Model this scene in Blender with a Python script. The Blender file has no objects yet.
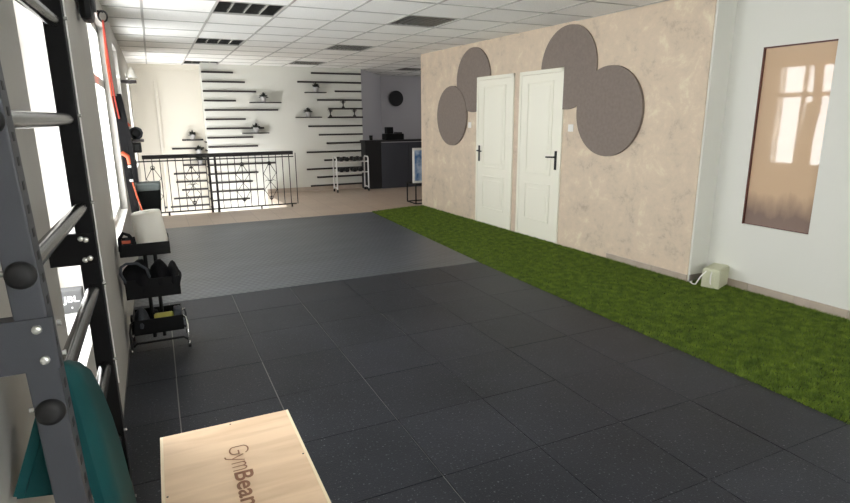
import bpy, bmesh, math, random
import numpy as np
from mathutils import Vector, Matrix
random.seed(7)
C = bpy.context.scene
COL = C.collection
PI = math.pi
# ------------------------------------------------------------------ camera
FPX, YAW, PIT, ROL, EYE = 560.9, .4413, .2356, -.0073, 1.5
fwd = Vector((math.sin(YAW)*math.cos(PIT), math.cos(YAW)*math.cos(PIT), -math.sin(PIT)))
rt = Vector((math.cos(YAW), -math.sin(YAW), 0)); up = rt.cross(fwd)
r2 = math.cos(ROL)*rt + math.sin(ROL)*up; u2 = -math.sin(ROL)*rt + math.cos(ROL)*up
cd = bpy.data.cameras.new('camera'); cam = bpy.data.objects.new('camera', cd); COL.objects.link(cam)
cd.sensor_width = 36; cd.lens = FPX/850*36; cd.clip_start = .02
m = Matrix((r2, u2, -fwd)).transposed().to_4x4(); m.translation = (0, 0, EYE); cam.matrix_world = m
C.camera = cam
# ------------------------------------------------------------------ world, light, exposure
C.view_settings.view_transform = 'Standard'; C.view_settings.look = 'None'
C.view_settings.gamma = 1; C.view_settings.use_curve_mapping = False
C.view_settings.exposure = .65
w = bpy.data.worlds.new('sky'); C.world = w; w.use_nodes = True
w.node_tree.nodes['Background'].inputs[0].default_value = (.955, .98, 1.0, 1)
w.node_tree.nodes['Background'].inputs[1].default_value = 9.0
def portal(loc, rot, sx, sy):
    l = bpy.data.lights.new('daylight_portal', 'AREA'); l.shape = 'RECTANGLE'; l.size = sx; l.size_y = sy
    l.cycles.is_portal = True
    o = bpy.data.objects.new('daylight_portal', l); COL.objects.link(o); o.location = loc; o.rotation_euler = rot
# left-wall windows (y0, y1, sill, head) and the glazed shop front behind the camera
WINS = [(-2.2, -.4, .65, 2.3), (1.92, 3.0, .65, 2.3), (4.25, 6.1, .65, 2.3), (7.2, 8.1, .65, 2.3), (10.3, 11.45, .7, 2.2)]
for (a, b, s, h) in WINS:
    portal((-.62, (a+b)/2, (s+h)/2), (0, -PI/2, 0), h-s, b-a)
portal((1.9, -2.72, 1.6), (PI/2, 0, PI), 2.2, 1.2)
portal((7.62, 11.4, 1.7), (0, PI/2, 0), .6, .8)  # daylight through the added reception window

# ------------------------------------------------------------------ helpers
def at(x, y, ax, val):          # point of the surface (axis = value) seen at photo pixel x, y
    d = fwd*FPX + r2*(x-425) - u2*(y-251.5)
    o = Vector((0, 0, EYE)); return o + d*((val-o[ax])/d[ax])
class MB:
    def __init__(s): s.v = []; s.f = []; s.sm = []
    def add(s, vs, fs, sm=False):
        n = len(s.v); s.v += [tuple(v) for v in vs]; s.f += [[i+n for i in f] for f in fs]; s.sm += [sm]*len(fs)
        return s
    def box(s, x0, x1, y0, y1, z0, z1, bev=0, rz=0):
        bm = bmesh.new(); bmesh.ops.create_cube(bm, size=1)
        for v in bm.verts:
            v.co = Vector((v.co.x*(x1-x0), v.co.y*(y1-y0), v.co.z*(z1-z0)))
        if bev: bmesh.ops.bevel(bm, geom=list(bm.edges), offset=bev, segments=2, affect='EDGES', profile=.6)
        R = Matrix.Rotation(rz, 3, 'Z'); c = Vector(((x0+x1)/2, (y0+y1)/2, (z0+z1)/2))
        s.bm(bm, lambda p: R @ p + c)
        return s
    def bm(s, bm, fn=lambda p: p, sm=False):
        bm.verts.index_update(); s.add([fn(v.co) for v in bm.verts], [[v.index for v in f.verts] for f in bm.faces], sm); bm.free(); return s
    def tube(s, pts, r, n=10, closed=False, taper=None):
        pts = [Vector(p) for p in pts]; N = len(pts); vs = []; prev = None
        for i, p in enumerate(pts):
            a = pts[(i-1) % N] if (closed or i) else p; b = pts[(i+1) % N] if (closed or i < N-1) else p
            t = (b-a).normalized()
            q = prev if prev else (Vector((0, 0, 1)) if abs(t.z) < .9 else Vector((1, 0, 0)))
            n1 = (q - t*q.dot(t)).normalized(); n2 = t.cross(n1); prev = n1
            rr = r if taper is None else taper[i]
            vs += [p + (n1*math.cos(2*PI*k/n) + n2*math.sin(2*PI*k/n))*rr for k in range(n)]
        fs = []
        for i in range(N if closed else N-1):
            j = (i+1) % N
            for k in range(n):
                l = (k+1) % n; fs.append([i*n+k, i*n+l, j*n+l, j*n+k])
        s.add(vs, fs, True)
        if not closed:
            s.add(vs[:n], [list(range(n))[::-1]]); s.add(vs[-n:], [list(range(n))])
        return s
    def lathe(s, prof, c=(0, 0, 0), n=24, axis='Z', cap=True):
        vs = []; fs = []
        for (r, z) in prof:
            for k in range(n):
                a = 2*PI*k/n; p = (r*math.cos(a), r*math.sin(a), z)
                if axis == 'Y': p = (p[0], p[2], p[1])
                if axis == 'X': p = (p[2], p[0], p[1])
                vs.append((p[0]+c[0], p[1]+c[1], p[2]+c[2]))
        for i in range(len(prof)-1):
            for k in range(n):
                l = (k+1) % n; fs.append([i*n+k, i*n+l, (i+1)*n+l, (i+1)*n+k])
        s.add(vs, fs, True)
        if cap: s.add(vs[:n], [list(range(n))[::-1]]); s.add(vs[-n:], [list(range(n))])
        return s
    def prism(s, poly, d0, d1, axis='Z'):     # polygon extruded along an axis
        def P(a, b, d): return {'Z': (a, b, d), 'Y': (a, d, b), 'X': (d, a, b)}[axis]
        n = len(poly); vs = [P(a, b, d0) for a, b in poly] + [P(a, b, d1) for a, b in poly]
        fs = [list(range(n))[::-1], list(range(n, 2*n))] + [[i, (i+1) % n, (i+1) % n+n, i+n] for i in range(n)]
        return s.add(vs, fs)
    def build(s, name, mat, parent=None, loc=None, rz=0, rot=None):
        me = bpy.data.meshes.new(name); me.from_pydata(s.v, [], s.f); me.polygons.foreach_set('use_smooth', s.sm)
        me.materials.append(mat)
        bm = bmesh.new(); bm.from_mesh(me); bmesh.ops.recalc_face_normals(bm, faces=bm.faces); bm.to_mesh(me); bm.free()
        o = bpy.data.objects.new(name, me); COL.objects.link(o)
        if parent: o.parent = parent
        if loc is not None: o.location = loc
        if rz: o.rotation_euler.z = rz
        if rot: o.rotation_euler = rot
        return o
def tag(o, label, cat, group=None, kind=None):
    o['label'] = label; o['category'] = cat
    if group: o['group'] = group
    if kind: o['kind'] = kind
    return o
def struct(o, label=None):
    o['kind'] = 'structure'
    if label: o['label'] = label
    return o
def thing(name, label, cat, loc=(0, 0, 0), rz=0, group=None):
    o = bpy.data.objects.new(name, None); COL.objects.link(o); o.location = loc; o.rotation_euler.z = rz
    o.empty_display_size = .1
    return tag(o, label, cat, group)
def dup(root, loc, rz, label, name=None):
    r = root.copy(); COL.objects.link(r); r.location = loc; r.rotation_euler.z = rz; r['label'] = label
    for ch in list(root.children):
        c = ch.copy(); COL.objects.link(c); c.parent = r
        for g in ch.children:
            d = g.copy(); COL.objects.link(d); d.parent = c
    return r
ORD = ['first', 'second', 'third', 'fourth', 'fifth', 'sixth', 'seventh', 'eighth', 'ninth', 'tenth', 'eleventh', 'twelfth', 'thirteenth', 'fourteenth', 'fifteenth']

# ------------------------------------------------------------------ materials
def srgb(r, g, b):
    f = lambda c: ((c/255+.055)/1.055)**2.4 if c > 10 else c/255/12.92
    return (f(r), f(g), f(b), 1)
def mat(name, col, rough=.5, metal=0, noise=None, bump=None, col2=None, spec=.5, coat=0, rnd=0):
    m = bpy.data.materials.new(name); m.use_nodes = True; nt = m.node_tree; b = nt.nodes['Principled BSDF']
    b.inputs['Base Color'].default_value = col; b.inputs['Roughness'].default_value = rough
    b.inputs['Metallic'].default_value = metal; b.inputs['Specular IOR Level'].default_value = spec
    b.inputs['Coat Weight'].default_value = coat
    tc = nt.nodes.new('ShaderNodeTexCoord'); L = nt.links.new
    if noise and col2:
        n = nt.nodes.new('ShaderNodeTexNoise'); n.inputs['Scale'].default_value = noise; n.inputs['Detail'].default_value = 6
        L(tc.outputs['Object'], n.inputs['Vector'])
        r = nt.nodes.new('ShaderNodeValToRGB'); r.color_ramp.elements[0].position = .35; r.color_ramp.elements[1].position = .65
        r.color_ramp.elements[0].color = col; r.color_ramp.elements[1].color = col2
        L(n.outputs['Fac'], r.inputs['Fac']); L(r.outputs['Color'], b.inputs['Base Color'])
    if bump:
        n2 = nt.nodes.new('ShaderNodeTexNoise'); n2.inputs['Scale'].default_value = bump[0]; n2.inputs['Detail'].default_value = 4
        L(tc.outputs['Object'], n2.inputs['Vector'])
        bp = nt.nodes.new('ShaderNodeBump'); bp.inputs['Strength'].default_value = bump[1]; bp.inputs['Distance'].default_value = .01
        L(n2.outputs['Fac'], bp.inputs['Height']); L(bp.outputs['Normal'], b.inputs['Normal'])
    return m
M = {}
M['white'] = mat('white_paint', srgb(214, 213, 204), .75, bump=(60, .05))
M['leftwall'] = mat('greige_paint', srgb(172, 168, 162), .6, noise=1.5, col2=srgb(180, 176, 169), bump=(60, .05))
M['cream'] = mat('cream_paint', srgb(212, 206, 193), .7)
M['grey_wall'] = mat('grey_paint', srgb(180, 177, 180), .75)
M['frame'] = mat('white_window_frame', srgb(232, 230, 224), .4)
M['door'] = mat('door_paint', srgb(236, 233, 216), .4)
M['black'] = mat('black_plastic', srgb(12, 12, 13), .5, spec=.2)
M['blackm'] = mat('black_metal', srgb(16, 15, 16), .5, spec=.3)
M['wood_black'] = mat('dark_stained_wood', srgb(38, 30, 30), .5)
M['iron'] = mat('wrought_iron', srgb(26, 22, 22), .5)
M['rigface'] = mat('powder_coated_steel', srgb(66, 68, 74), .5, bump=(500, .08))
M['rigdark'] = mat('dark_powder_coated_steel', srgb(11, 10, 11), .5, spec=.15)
M['rung'] = mat('brushed_dark_steel', srgb(84, 83, 82), .22, metal=.85)
M['bolt'] = mat('zinc_bolt', srgb(225, 225, 220), .25, metal=.7)
M['chrome'] = mat('chrome', srgb(215, 215, 215), .15, metal=1)
M['alu'] = mat('aluminium', srgb(225, 223, 220), .3, metal=.2)
M['rubber'] = mat('black_rubber', srgb(24, 24, 25), .6)
M['teal'] = mat('teal_foam', srgb(10, 66, 68), .7, noise=8, col2=srgb(12, 71, 72), spec=.25)
M['tealdk'] = mat('dark_teal_foam', srgb(12, 52, 56), .7)
M['taupe'] = mat('taupe_felt', srgb(124, 112, 103), .9, noise=30, col2=srgb(131, 119, 110))
M['redwood'] = mat('red_brown_wood', srgb(84, 40, 28), .5)
M['bin'] = mat('bin_plastic', srgb(12, 14, 14), .5, spec=.2)
M['binrim'] = mat('grey_plastic', srgb(104, 112, 110), .5)
M['paper'] = mat('white_paper', srgb(226, 222, 212), .9, bump=(80, .1))
M['orange'] = mat('orange_webbing', srgb(180, 78, 46), .7)
M['red'] = mat('red_webbing', srgb(150, 48, 32), .7)
M['strapblack'] = mat('black_webbing', srgb(12, 11, 12), .8, spec=.2)
M['cloth'] = mat('black_fabric', srgb(17, 17, 20), .85, bump=(60, .5), spec=.2)
M['greycloth'] = mat('blue_grey_fabric', srgb(58, 63, 70), .8, bump=(60, .5))
M['yellow'] = mat('yellow_foam', srgb(184, 176, 84), .7)
M['leaf'] = mat('dark_leaf', srgb(38, 40, 32), .7)
M['pot'] = mat('grey_pot', srgb(170, 168, 166), .7)
M['acbeige'] = mat('beige_enamel', srgb(196, 196, 168), .5)
M['desk'] = mat('slate_laminate', srgb(60, 62, 70), .45)
M['deskdk'] = mat('black_laminate', srgb(16, 15, 18), .5)
M['skirt'] = mat('taupe_skirting_tile', srgb(178, 164, 150), .4, noise=6, col2=srgb(166, 152, 138))
M['skirtdk'] = mat('grey_skirting_tile', srgb(124, 116, 110), .4)
M['base'] = mat('subfloor', srgb(128, 126, 122), .8)
M['speaker'] = mat('speaker_cloth', srgb(84, 84, 84), .8, bump=(300, .2))
M['ink'] = mat('brown_ink', srgb(138, 96, 72), .8)
M['letterw'] = mat('white_print', srgb(222, 222, 222), .6)
M['blueprint'] = mat('blue_print', srgb(64, 108, 160), .4, noise=9, col2=srgb(190, 205, 222))
M['housing'] = mat('lamp_housing_dark', srgb(34, 34, 31), .4)
M['louvre'] = mat('lamp_louvre_metal', srgb(214, 212, 204), .25, metal=.8)
M['tbar'] = mat('ceiling_grid_bar', srgb(176, 174, 168), .5)

def rubber_tile():
    m = mat('rubber_tile', srgb(52, 54, 59), .42, spec=.16)
    nt = m.node_tree; b = nt.nodes['Principled BSDF']; L = nt.links.new; tc = nt.nodes['Texture Coordinate']
    oi = nt.nodes.new('ShaderNodeObjectInfo')
    geo = nt.nodes.new('ShaderNodeNewGeometry')
    n = nt.nodes.new('ShaderNodeTexNoise'); n.inputs['Scale'].default_value = 2.2; n.inputs['Detail'].default_value = 8
    L(geo.outputs['Position'], n.inputs['Vector'])
    mx = nt.nodes.new('ShaderNodeMath'); mx.operation = 'MULTIPLY_ADD'; mx.inputs[1].default_value = .25
    L(oi.outputs['Random'], mx.inputs[0]); L(n.outputs['Fac'], mx.inputs[2])
    r = nt.nodes.new('ShaderNodeValToRGB'); r.color_ramp.elements[0].position = .35; r.color_ramp.elements[1].position = .95
    r.color_ramp.elements[0].color = srgb(35, 37, 41); r.color_ramp.elements[1].color = srgb(48, 50, 56)
    L(mx.outputs[0], r.inputs['Fac'])
    # pale crumbs and dust
    v = nt.nodes.new('ShaderNodeTexNoise'); v.inputs['Scale'].default_value = 85; v.inputs['Detail'].default_value = 2
    L(geo.outputs['Position'], v.inputs['Vector'])
    r3 = nt.nodes.new('ShaderNodeValToRGB'); r3.color_ramp.elements[0].position = .63; r3.color_ramp.elements[1].position = .72
    L(v.outputs['Fac'], r3.inputs['Fac'])
    mm = nt.nodes.new('ShaderNodeMath'); mm.operation = 'MULTIPLY'; mm.inputs[1].default_value = .5; L(r3.outputs['Color'], mm.inputs[0])
    mc = nt.nodes.new('ShaderNodeMixRGB'); mc.inputs[2].default_value = srgb(120, 122, 126)
    L(mm.outputs[0], mc.inputs[0]); L(r.outputs['Color'], mc.inputs[1]); L(mc.outputs[0], b.inputs['Base Color'])
    bp = nt.nodes.new('ShaderNodeBump'); bp.inputs['Strength'].default_value = .35; bp.inputs['Distance'].default_value = .004
    n2 = nt.nodes.new('ShaderNodeTexNoise'); n2.inputs['Scale'].default_value = 160; n2.inputs['Detail'].default_value = 3
    L(geo.outputs['Position'], n2.inputs['Vector']); L(n2.outputs['Fac'], bp.inputs['Height']); L(bp.outputs['Normal'], b.inputs['Normal'])
    return m
M['tile'] = rubber_tile()
def ribbed():
    m = mat('ribbed_rubber', srgb(58, 61, 66), .36, spec=.6)
    nt = m.node_tree; b = nt.nodes['Principled BSDF']; L = nt.links.new; tc = nt.nodes['Texture Coordinate']
    hs = []
    for rz in (.5, -.5):
        mp = nt.nodes.new('ShaderNodeMapping'); mp.inputs['Rotation'].default_value = (0, 0, rz)
        wv = nt.nodes.new('ShaderNodeTexWave'); wv.inputs["Scale"].default_value = 5.5
        L(tc.outputs['Object'], mp.inputs['Vector']); L(mp.outputs[0], wv.inputs['Vector']); hs.append(wv)
    mu = nt.nodes.new('ShaderNodeMath'); mu.operation = 'MULTIPLY'; L(hs[0].outputs['Fac'], mu.inputs[0]); L(hs[1].outputs['Fac'], mu.inputs[1])
    bp = nt.nodes.new('ShaderNodeBump'); bp.inputs['Strength'].default_value = .7; bp.inputs['Distance'].default_value = .0025
    L(mu.outputs[0], bp.inputs['Height']); L(bp.outputs['Normal'], b.inputs['Normal'])
    n = nt.nodes.new('ShaderNodeTexNoise'); n.inputs['Scale'].default_value = 1.2; n.inputs['Detail'].default_value = 7
    mp = nt.nodes.new('ShaderNodeMapping'); mp.inputs['Scale'].default_value = (1, 3.5, 1)
    L(tc.outputs['Object'], mp.inputs['Vector']); L(mp.outputs[0], n.inputs['Vector'])
    r = nt.nodes.new('ShaderNodeValToRGB'); r.color_ramp.elements[0].position = .3; r.color_ramp.elements[1].position = .7
    r.color_ramp.elements[0].color = srgb(60, 64, 70); r.color_ramp.elements[1].color = srgb(76, 80, 87)
    L(n.outputs['Fac'], r.inputs['Fac']); L(r.outputs['Color'], b.inputs['Base Color'])
    return m
M['ribbed'] = ribbed()
def plaster():
    m = mat('mottled_plaster', srgb(205, 186, 160), .8)
    nt = m.node_tree; b = nt.nodes['Principled BSDF']; L = nt.links.new; tc = nt.nodes['Texture Coordinate']
    n = nt.nodes.new('ShaderNodeTexNoise'); n.inputs['Scale'].default_value = 3.4; n.inputs['Detail'].default_value = 12; n.inputs['Roughness'].default_value = .76; n.inputs['Distortion'].default_value = .25
    L(tc.outputs['Object'], n.inputs['Vector'])
    r = nt.nodes.new('ShaderNodeValToRGB'); e = r.color_ramp.elements
    e[0].position = .34; e[0].color = srgb(178, 161, 143); e[1].position = .66; e[1].color = srgb(224, 213, 186)
    x = e.new(.45); x.color = srgb(204, 187, 165); x = e.new(.55); x.color = srgb(211, 192, 169)
    L(n.outputs['Fac'], r.inputs['Fac']); L(r.outputs['Color'], b.inputs['Base Color'])
    bp = nt.nodes.new('ShaderNodeBump'); bp.inputs['Strength'].default_value = .3; bp.inputs['Distance'].default_value = .01
    L(n.outputs['Fac'], bp.inputs['Height']); L(bp.outputs['Normal'], b.inputs['Normal'])
    return m
M['plaster'] = plaster()
def ceilmat():
    m = mat('ceiling_panel', srgb(236, 235, 230), .85)
    nt = m.node_tree; b = nt.nodes['Principled BSDF']; L = nt.links.new; tc = nt.nodes['Texture Coordinate']
    n = nt.nodes.new('ShaderNodeTexNoise'); n.inputs['Scale'].default_value = 90; n.inputs['Detail'].default_value = 3
    L(tc.outputs['Object'], n.inputs['Vector'])
    r = nt.nodes.new('ShaderNodeValToRGB'); r.color_ramp.elements[0].position = .3; r.color_ramp.elements[1].position = .5
    r.color_ramp.elements[0].color = srgb(228, 227, 222); r.color_ramp.elements[1].color = srgb(246, 245, 240)
    L(n.outputs['Fac'], r.inputs['Fac']); L(r.outputs['Color'], b.inputs['Base Color'])
    return m
M['ceil'] = ceilmat()
def floortile():
    m = mat('beige_floor_tile', srgb(190, 170, 150), .35)
    nt = m.node_tree; b = nt.nodes['Principled BSDF']; L = nt.links.new; tc = nt.nodes['Texture Coordinate']
    br = nt.nodes.new('ShaderNodeTexBrick'); br.offset = 0; br.inputs['Scale'].default_value = 1
    br.inputs['Brick Width'].default_value = .33; br.inputs['Row Height'].default_value = .33; br.inputs['Mortar Size'].default_value = .003
    br.inputs['Color1'].default_value = srgb(184, 163, 146); br.inputs['Color2'].default_value = srgb(190, 170, 152); br.inputs['Mortar'].default_value = srgb(150, 132, 116)
    L(tc.outputs['Object'], br.inputs['Vector']); L(br.outputs['Color'], b.inputs['Base Color'])
    return m
M['floortile'] = floortile()
def plywood():
    m = mat('birch_plywood', srgb(236, 208, 176), .55)
    nt = m.node_tree; b = nt.nodes['Principled BSDF']; L = nt.links.new; tc = nt.nodes['Texture Coordinate']
    mp = nt.nodes.new('ShaderNodeMapping'); mp.inputs['Scale'].default_value = (1.2, 9, 9); mp.inputs['Rotation'].default_value = (0, 0, .12)
    n = nt.nodes.new('ShaderNodeTexNoise'); n.inputs['Scale'].default_value = 2.4; n.inputs['Detail'].default_value = 8; n.inputs['Distortion'].default_value = .6
    L(tc.outputs['Object'], mp.inputs['Vector']); L(mp.outputs[0], n.inputs['Vector'])
    r = nt.nodes.new('ShaderNodeValToRGB'); e = r.color_ramp.elements
    e[0].position = .3; e[0].color = srgb(214, 182, 148); e[1].position = .6; e[1].color = srgb(230, 200, 166)
    L(n.outputs['Fac'], r.inputs['Fac']); L(r.outputs['Color'], b.inputs['Base Color'])
    return m
M['ply'] = plywood()
M['plyedge'] = mat('plywood_edge', srgb(236, 218, 186), .6)
def turf():
    m = mat('turf_blade', srgb(70, 92, 22), .6, spec=.3)
    nt = m.node_tree; b = nt.nodes['Principled BSDF']; L = nt.links.new
    geo = nt.nodes.new('ShaderNodeNewGeometry')
    n = nt.nodes.new('ShaderNodeTexNoise'); n.inputs['Scale'].default_value = 14; n.inputs['Detail'].default_value = 6
    L(geo.outputs['Position'], n.inputs['Vector'])
    r = nt.nodes.new('ShaderNodeValToRGB'); e = r.color_ramp.elements
    e[0].position = .32; e[0].color = srgb(66, 88, 26); e[1].position = .68; e[1].color = srgb(116, 136, 44)
    L(n.outputs['Fac'], r.inputs['Fac']); L(r.outputs['Color'], b.inputs['Base Color'])
    return m
M['turf'] = turf()
M['turfbase'] = mat('turf_backing', srgb(44, 60, 18), .9, bump=(120, .5))
def pane():
    m = bpy.data.materials.new('clear_pane'); m.use_nodes = True; nt = m.node_tree; nt.nodes.clear()
    o = nt.nodes.new('ShaderNodeOutputMaterial'); t = nt.nodes.new('ShaderNodeBsdfTransparent'); g = nt.nodes.new('ShaderNodeBsdfGlossy')
    g.inputs['Roughness'].default_value = .02; mx = nt.nodes.new('ShaderNodeMixShader'); mx.inputs[0].default_value = .06
    nt.links.new(t.outputs[0], mx.inputs[1]); nt.links.new(g.outputs[0], mx.inputs[2]); nt.links.new(mx.outputs[0], o.inputs[0])
    return m
M['pane'] = pane()
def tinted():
    # tan glass, colour turning greyer and blotchy along the bottom
    m = mat('tan_glass', srgb(200, 170, 138), .03, spec=.6)
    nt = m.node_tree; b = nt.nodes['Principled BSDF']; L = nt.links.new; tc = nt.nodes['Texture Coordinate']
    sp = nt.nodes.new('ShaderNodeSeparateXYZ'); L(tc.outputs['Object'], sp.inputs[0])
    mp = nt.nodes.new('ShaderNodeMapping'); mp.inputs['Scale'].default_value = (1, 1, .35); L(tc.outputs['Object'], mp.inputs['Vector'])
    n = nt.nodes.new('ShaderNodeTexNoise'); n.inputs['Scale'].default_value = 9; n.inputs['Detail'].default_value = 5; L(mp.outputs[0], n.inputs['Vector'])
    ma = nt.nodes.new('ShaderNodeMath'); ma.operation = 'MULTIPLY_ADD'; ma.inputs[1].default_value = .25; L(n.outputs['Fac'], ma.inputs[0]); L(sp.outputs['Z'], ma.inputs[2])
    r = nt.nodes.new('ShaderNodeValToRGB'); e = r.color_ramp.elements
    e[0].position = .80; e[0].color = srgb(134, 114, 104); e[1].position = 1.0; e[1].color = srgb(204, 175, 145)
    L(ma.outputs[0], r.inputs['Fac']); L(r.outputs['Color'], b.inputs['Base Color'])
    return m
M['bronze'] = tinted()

# ================================================================== STRUCTURE
ZC = 2.5
# ---- floor
f = MB(); f.box(-.5, 8, -2.6, 8.56, -.12, -.0065)
f.add([], [])
struct(f.build('floor', M['base']))
# beige tiled floor beyond the mats, with the stairwell opening behind the railing
YR, YS, YC = 9.82, 11.8, 12.2
f = MB(); f.box(-.5, 7.5, 8.56, YR, -.12, -.016).box(2.0, 7.5, YR, 14, -.12, -.016)
f.box(-.3, 2.0, 8.9, YR+.02, -.35, -.12)
o = f.build('floor_tiled', M['floortile']); o.name = 'floor_hall'; struct(o)
f = MB(); f.box(-.5, 2.2, YR, YC+.3, -1.7, -1.6); struct(f.build('floor_stairwell', M['floortile']))
# ---- left wall with window openings
wl = MB(); X0, X1 = -.62, -.3; y = -2.7
for (a, b, s, h) in WINS:
    wl.box(X0, X1, y, a, -1.7 if a > 9 else -.12, 2.75); y = b
    wl.box(X0, X1, a, b, -1.7 if a > 9 else -.12, s); wl.box(X0, X1, a, b, h, 2.75)
wl.box(X0, X1, y, YC+.4, -1.7, 2.75)
struct(wl.build('wall_left', M['leftwall']))
def window(n, a, b, s, h, panes, xo=0):
    # frame root is the mesh frame
    fr = MB(); xa, xb = -.56+xo, -.50+xo; t = .06
    fr.box(xa, xb, a, a+t, s, h).box(xa, xb, b-t, b, s, h).box(xa, xb, a, b, s, s+t).box(xa, xb, a, b, h-t, h)
    zt = s+(h-s)*.70
    fr.box(xa, xb, a, b, zt-.035, zt+.035)
    for k in range(1, panes):
        yy = a+(b-a)*k/panes; fr.box(xa, xb, yy-.03, yy+.03, s, h)
    o = fr.build('window_%d' % n, M['frame']); struct(o)
    g = MB(); g.box(-.535+xo, -.53+xo, a+.01, b-.01, s+.01, h-.01).build('pane', M['pane'], o)
    MB().box(-.50+xo, -.3005, a+.001, b-.001, s, s+.006).build('window_sill', M['frame'], o)
for i, (a, b, s, h) in enumerate(WINS): window(i+1, a, b, s, h, 4 if b-a > 1.5 else 3 if b-a > 1.3 else 2, .14 if i in (2, 3) else 0)
# ---- rear wall with glazed shop front
r = MB(); r.box(-.62, .8, -2.8, -2.65, -.12, 2.75).box(3.0, 4.8, -2.8, -2.65, -.12, 2.75).box(.8, 3.0, -2.8, -2.65, 2.2, 2.75).box(.8, 3.0, -2.8, -2.65, -.12, 1.0)
struct(r.build('wall_rear', M['white']))
r = MB()
for x in (.83, 1.9, 2.97): r.box(x-.03, x+.03, -2.76, -2.7, 1.0, 2.2)
r.box(.8, 3.0, -2.76, -2.7, 1.0, 1.06).box(.8, 3.0, -2.76, -2.7, 2.14, 2.2)
o = struct(r.build('window_9', M['frame'])); MB().box(.81, 2.99, -2.735, -2.73, 1.01, 2.19).build('pane', M['pane'], o)
# ---- plastered wall with the doors: local frame, x along the wall towards the camera, -y into the room
WA = Vector((4.12, 8.83, 0)); WB = Vector((4.325, 3.48, 0)); WL = (WB-WA).length
WRZ = math.atan2((WB-WA).y, (WB-WA).x)
def onwall(o): o.location = WA; o.rotation_euler.z = WRZ; return o
struct(onwall(MB().box(0, WL, 0, .24, -.12, 2.7).build('wall_door_side', M['plaster'])))
# return and white wall on the right
MB2 = MB().prism([(4.335, 3.46), (4.56, 3.46), (4.8, 3.46), (4.8, 3.6), (4.335, 3.6)], -.12, 2.7)
struct(MB2.build('wall_return', M['white']))
WC = Vector((4.557, 3.46, 0)); WD = Vector((4.66, -2.75, 0)); RL = (WD-WC).length; RRZ = math.atan2((WD-WC).y, (WD-WC).x)
# opening for the bronze glass: u range along the wall, z range
def u_of(p): return (Vector((p.x, p.y, 0))-WC).dot((WD-WC).normalized())
gu0, gu1, gz0, gz1 = .285, .845, .575, 2.03
rw = MB().box(0, gu0, 0, .2, -.12, 2.7).box(gu1, RL, 0, .2, -.12, 2.7).box(gu0, gu1, 0, .2, -.12, gz0).box(gu0, gu1, 0, .2, gz1, 2.7)
o = struct(rw.build('wall_right', M['white'], loc=WC, rz=RRZ))
t = .010
fr = MB().box(gu0, gu0+t, .0, .04, gz0, gz1).box(gu1-t, gu1, .02, .04, gz0, gz1).box(gu0, gu1, .0, .04, gz1-t, gz1).box(gu0, gu1, .02, .04, gz0, gz0+t*.6)
o = struct(fr.build('window_8', M['redwood'], loc=WC, rz=RRZ), 'tall narrow tan glazed window with red-brown frame in the white wall')
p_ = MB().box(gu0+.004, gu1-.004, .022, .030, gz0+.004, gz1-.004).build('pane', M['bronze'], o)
# skirting tiles
sk = MB()
u = 0.02
while u < RL-.4:
    sk.box(u, u+.396, -.010, 0, -.02, .065, .002); u += .40
struct(sk.build('baseboard_right', M['skirt'], loc=WC, rz=RRZ))
sk = MB(); u = WL
for k in range(2): sk.box(u-.396 if k == 0 else u-.60, u, -.010, 0, -.02, .06, .002); u -= .40
o = struct(onwall(sk.build('baseboard_door_side', M['skirt'])))
struct(MB().box(4.33, 4.55, 3.45, 3.46, -.02, .065).build('baseboard_return', M['skirtdk']))
# wall end facing the hall, reception enclosure
struct(MB().box(4.14, 7.6, 8.72, 8.83, -.12, 2.7).build('wall_partition', M['cream']))
struct(MB().box(7.4, 7.6, 8.83, 11.0, -.12, 2.7).box(7.4, 7.6, 11.8, 14, -.12, 2.7).box(7.4, 7.6, 11.0, 11.8, -.12, 1.4).box(7.4, 7.6, 11.0, 11.8, 2.0, 2.7).build('wall_reception_side', M['grey_wall']))
o = struct(MB().box(7.5, 7.55, 11.0, 11.04, 1.4, 2.0).box(7.5, 7.55, 11.76, 11.8, 1.4, 2.0).box(7.5, 7.55, 11.0, 11.8, 1.4, 1.44).box(7.5, 7.55, 11.0, 11.8, 1.96, 2.0).build('window_7', M['frame'])); MB().box(7.52, 7.525, 11.01, 11.79, 1.41, 1.99).build('pane', M['pane'], o)  # unseen window, added to brighten the grey reception walls
YK = 13.5
struct(MB().box(5.1, 7.6, YK, YK+.15, -.12, 2.7).build('wall_reception', M['grey_wall']))
struct(MB().prism([(4.10, 11.86), (5.2, YK), (5.2, YK+.15), (4.0, YK+.15), (4.0, 11.9)], -.12, 2.7).build('wall_reception_angled', M['grey_wall']))
# striped wall, recess return and cream stairwell wall
struct(MB().box(.93, 4.10, YS, YC+.4, -1.7, 2.7).build('wall_back', M['white']))
struct(MB().box(-.5, .93, YC, YC+.4, -1.7, 2.7).build('wall_stairwell', M['cream']))
struct(MB().box(2.0, 2.1, YR, YS, -1.7, -.12).build('wall_stairwell_side', M['cream']))
struct(MB().box(-.3, .93, YC-.05, YC, 2.41, 2.5).build('trim_1', M['cream']))
struct(MB().box(.10, .16, YC-.05, YC, -1.6, 2.2, .01).build('trim_2', M['cream']))
struct(MB().box(2.0, 4.10, YS-.012, YS, -.02, .075).build('baseboard_back', M['skirt']))
# ---- ceiling: panels cell by cell, leaving out the recessed lights
XG = [.025+.6067*k for k in range(-1, 13)]
PY = .6375; YG = [5.53+PY*k for k in range(-13, 14)]
LIGHTS = [(1, 13, 'd'), (1, 17, 'd'), (1, 22, 'd'), (4, 13, 'g'), (4, 17, 'g'), (4, 21, 'g'), (8, 22, 'g')]
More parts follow.
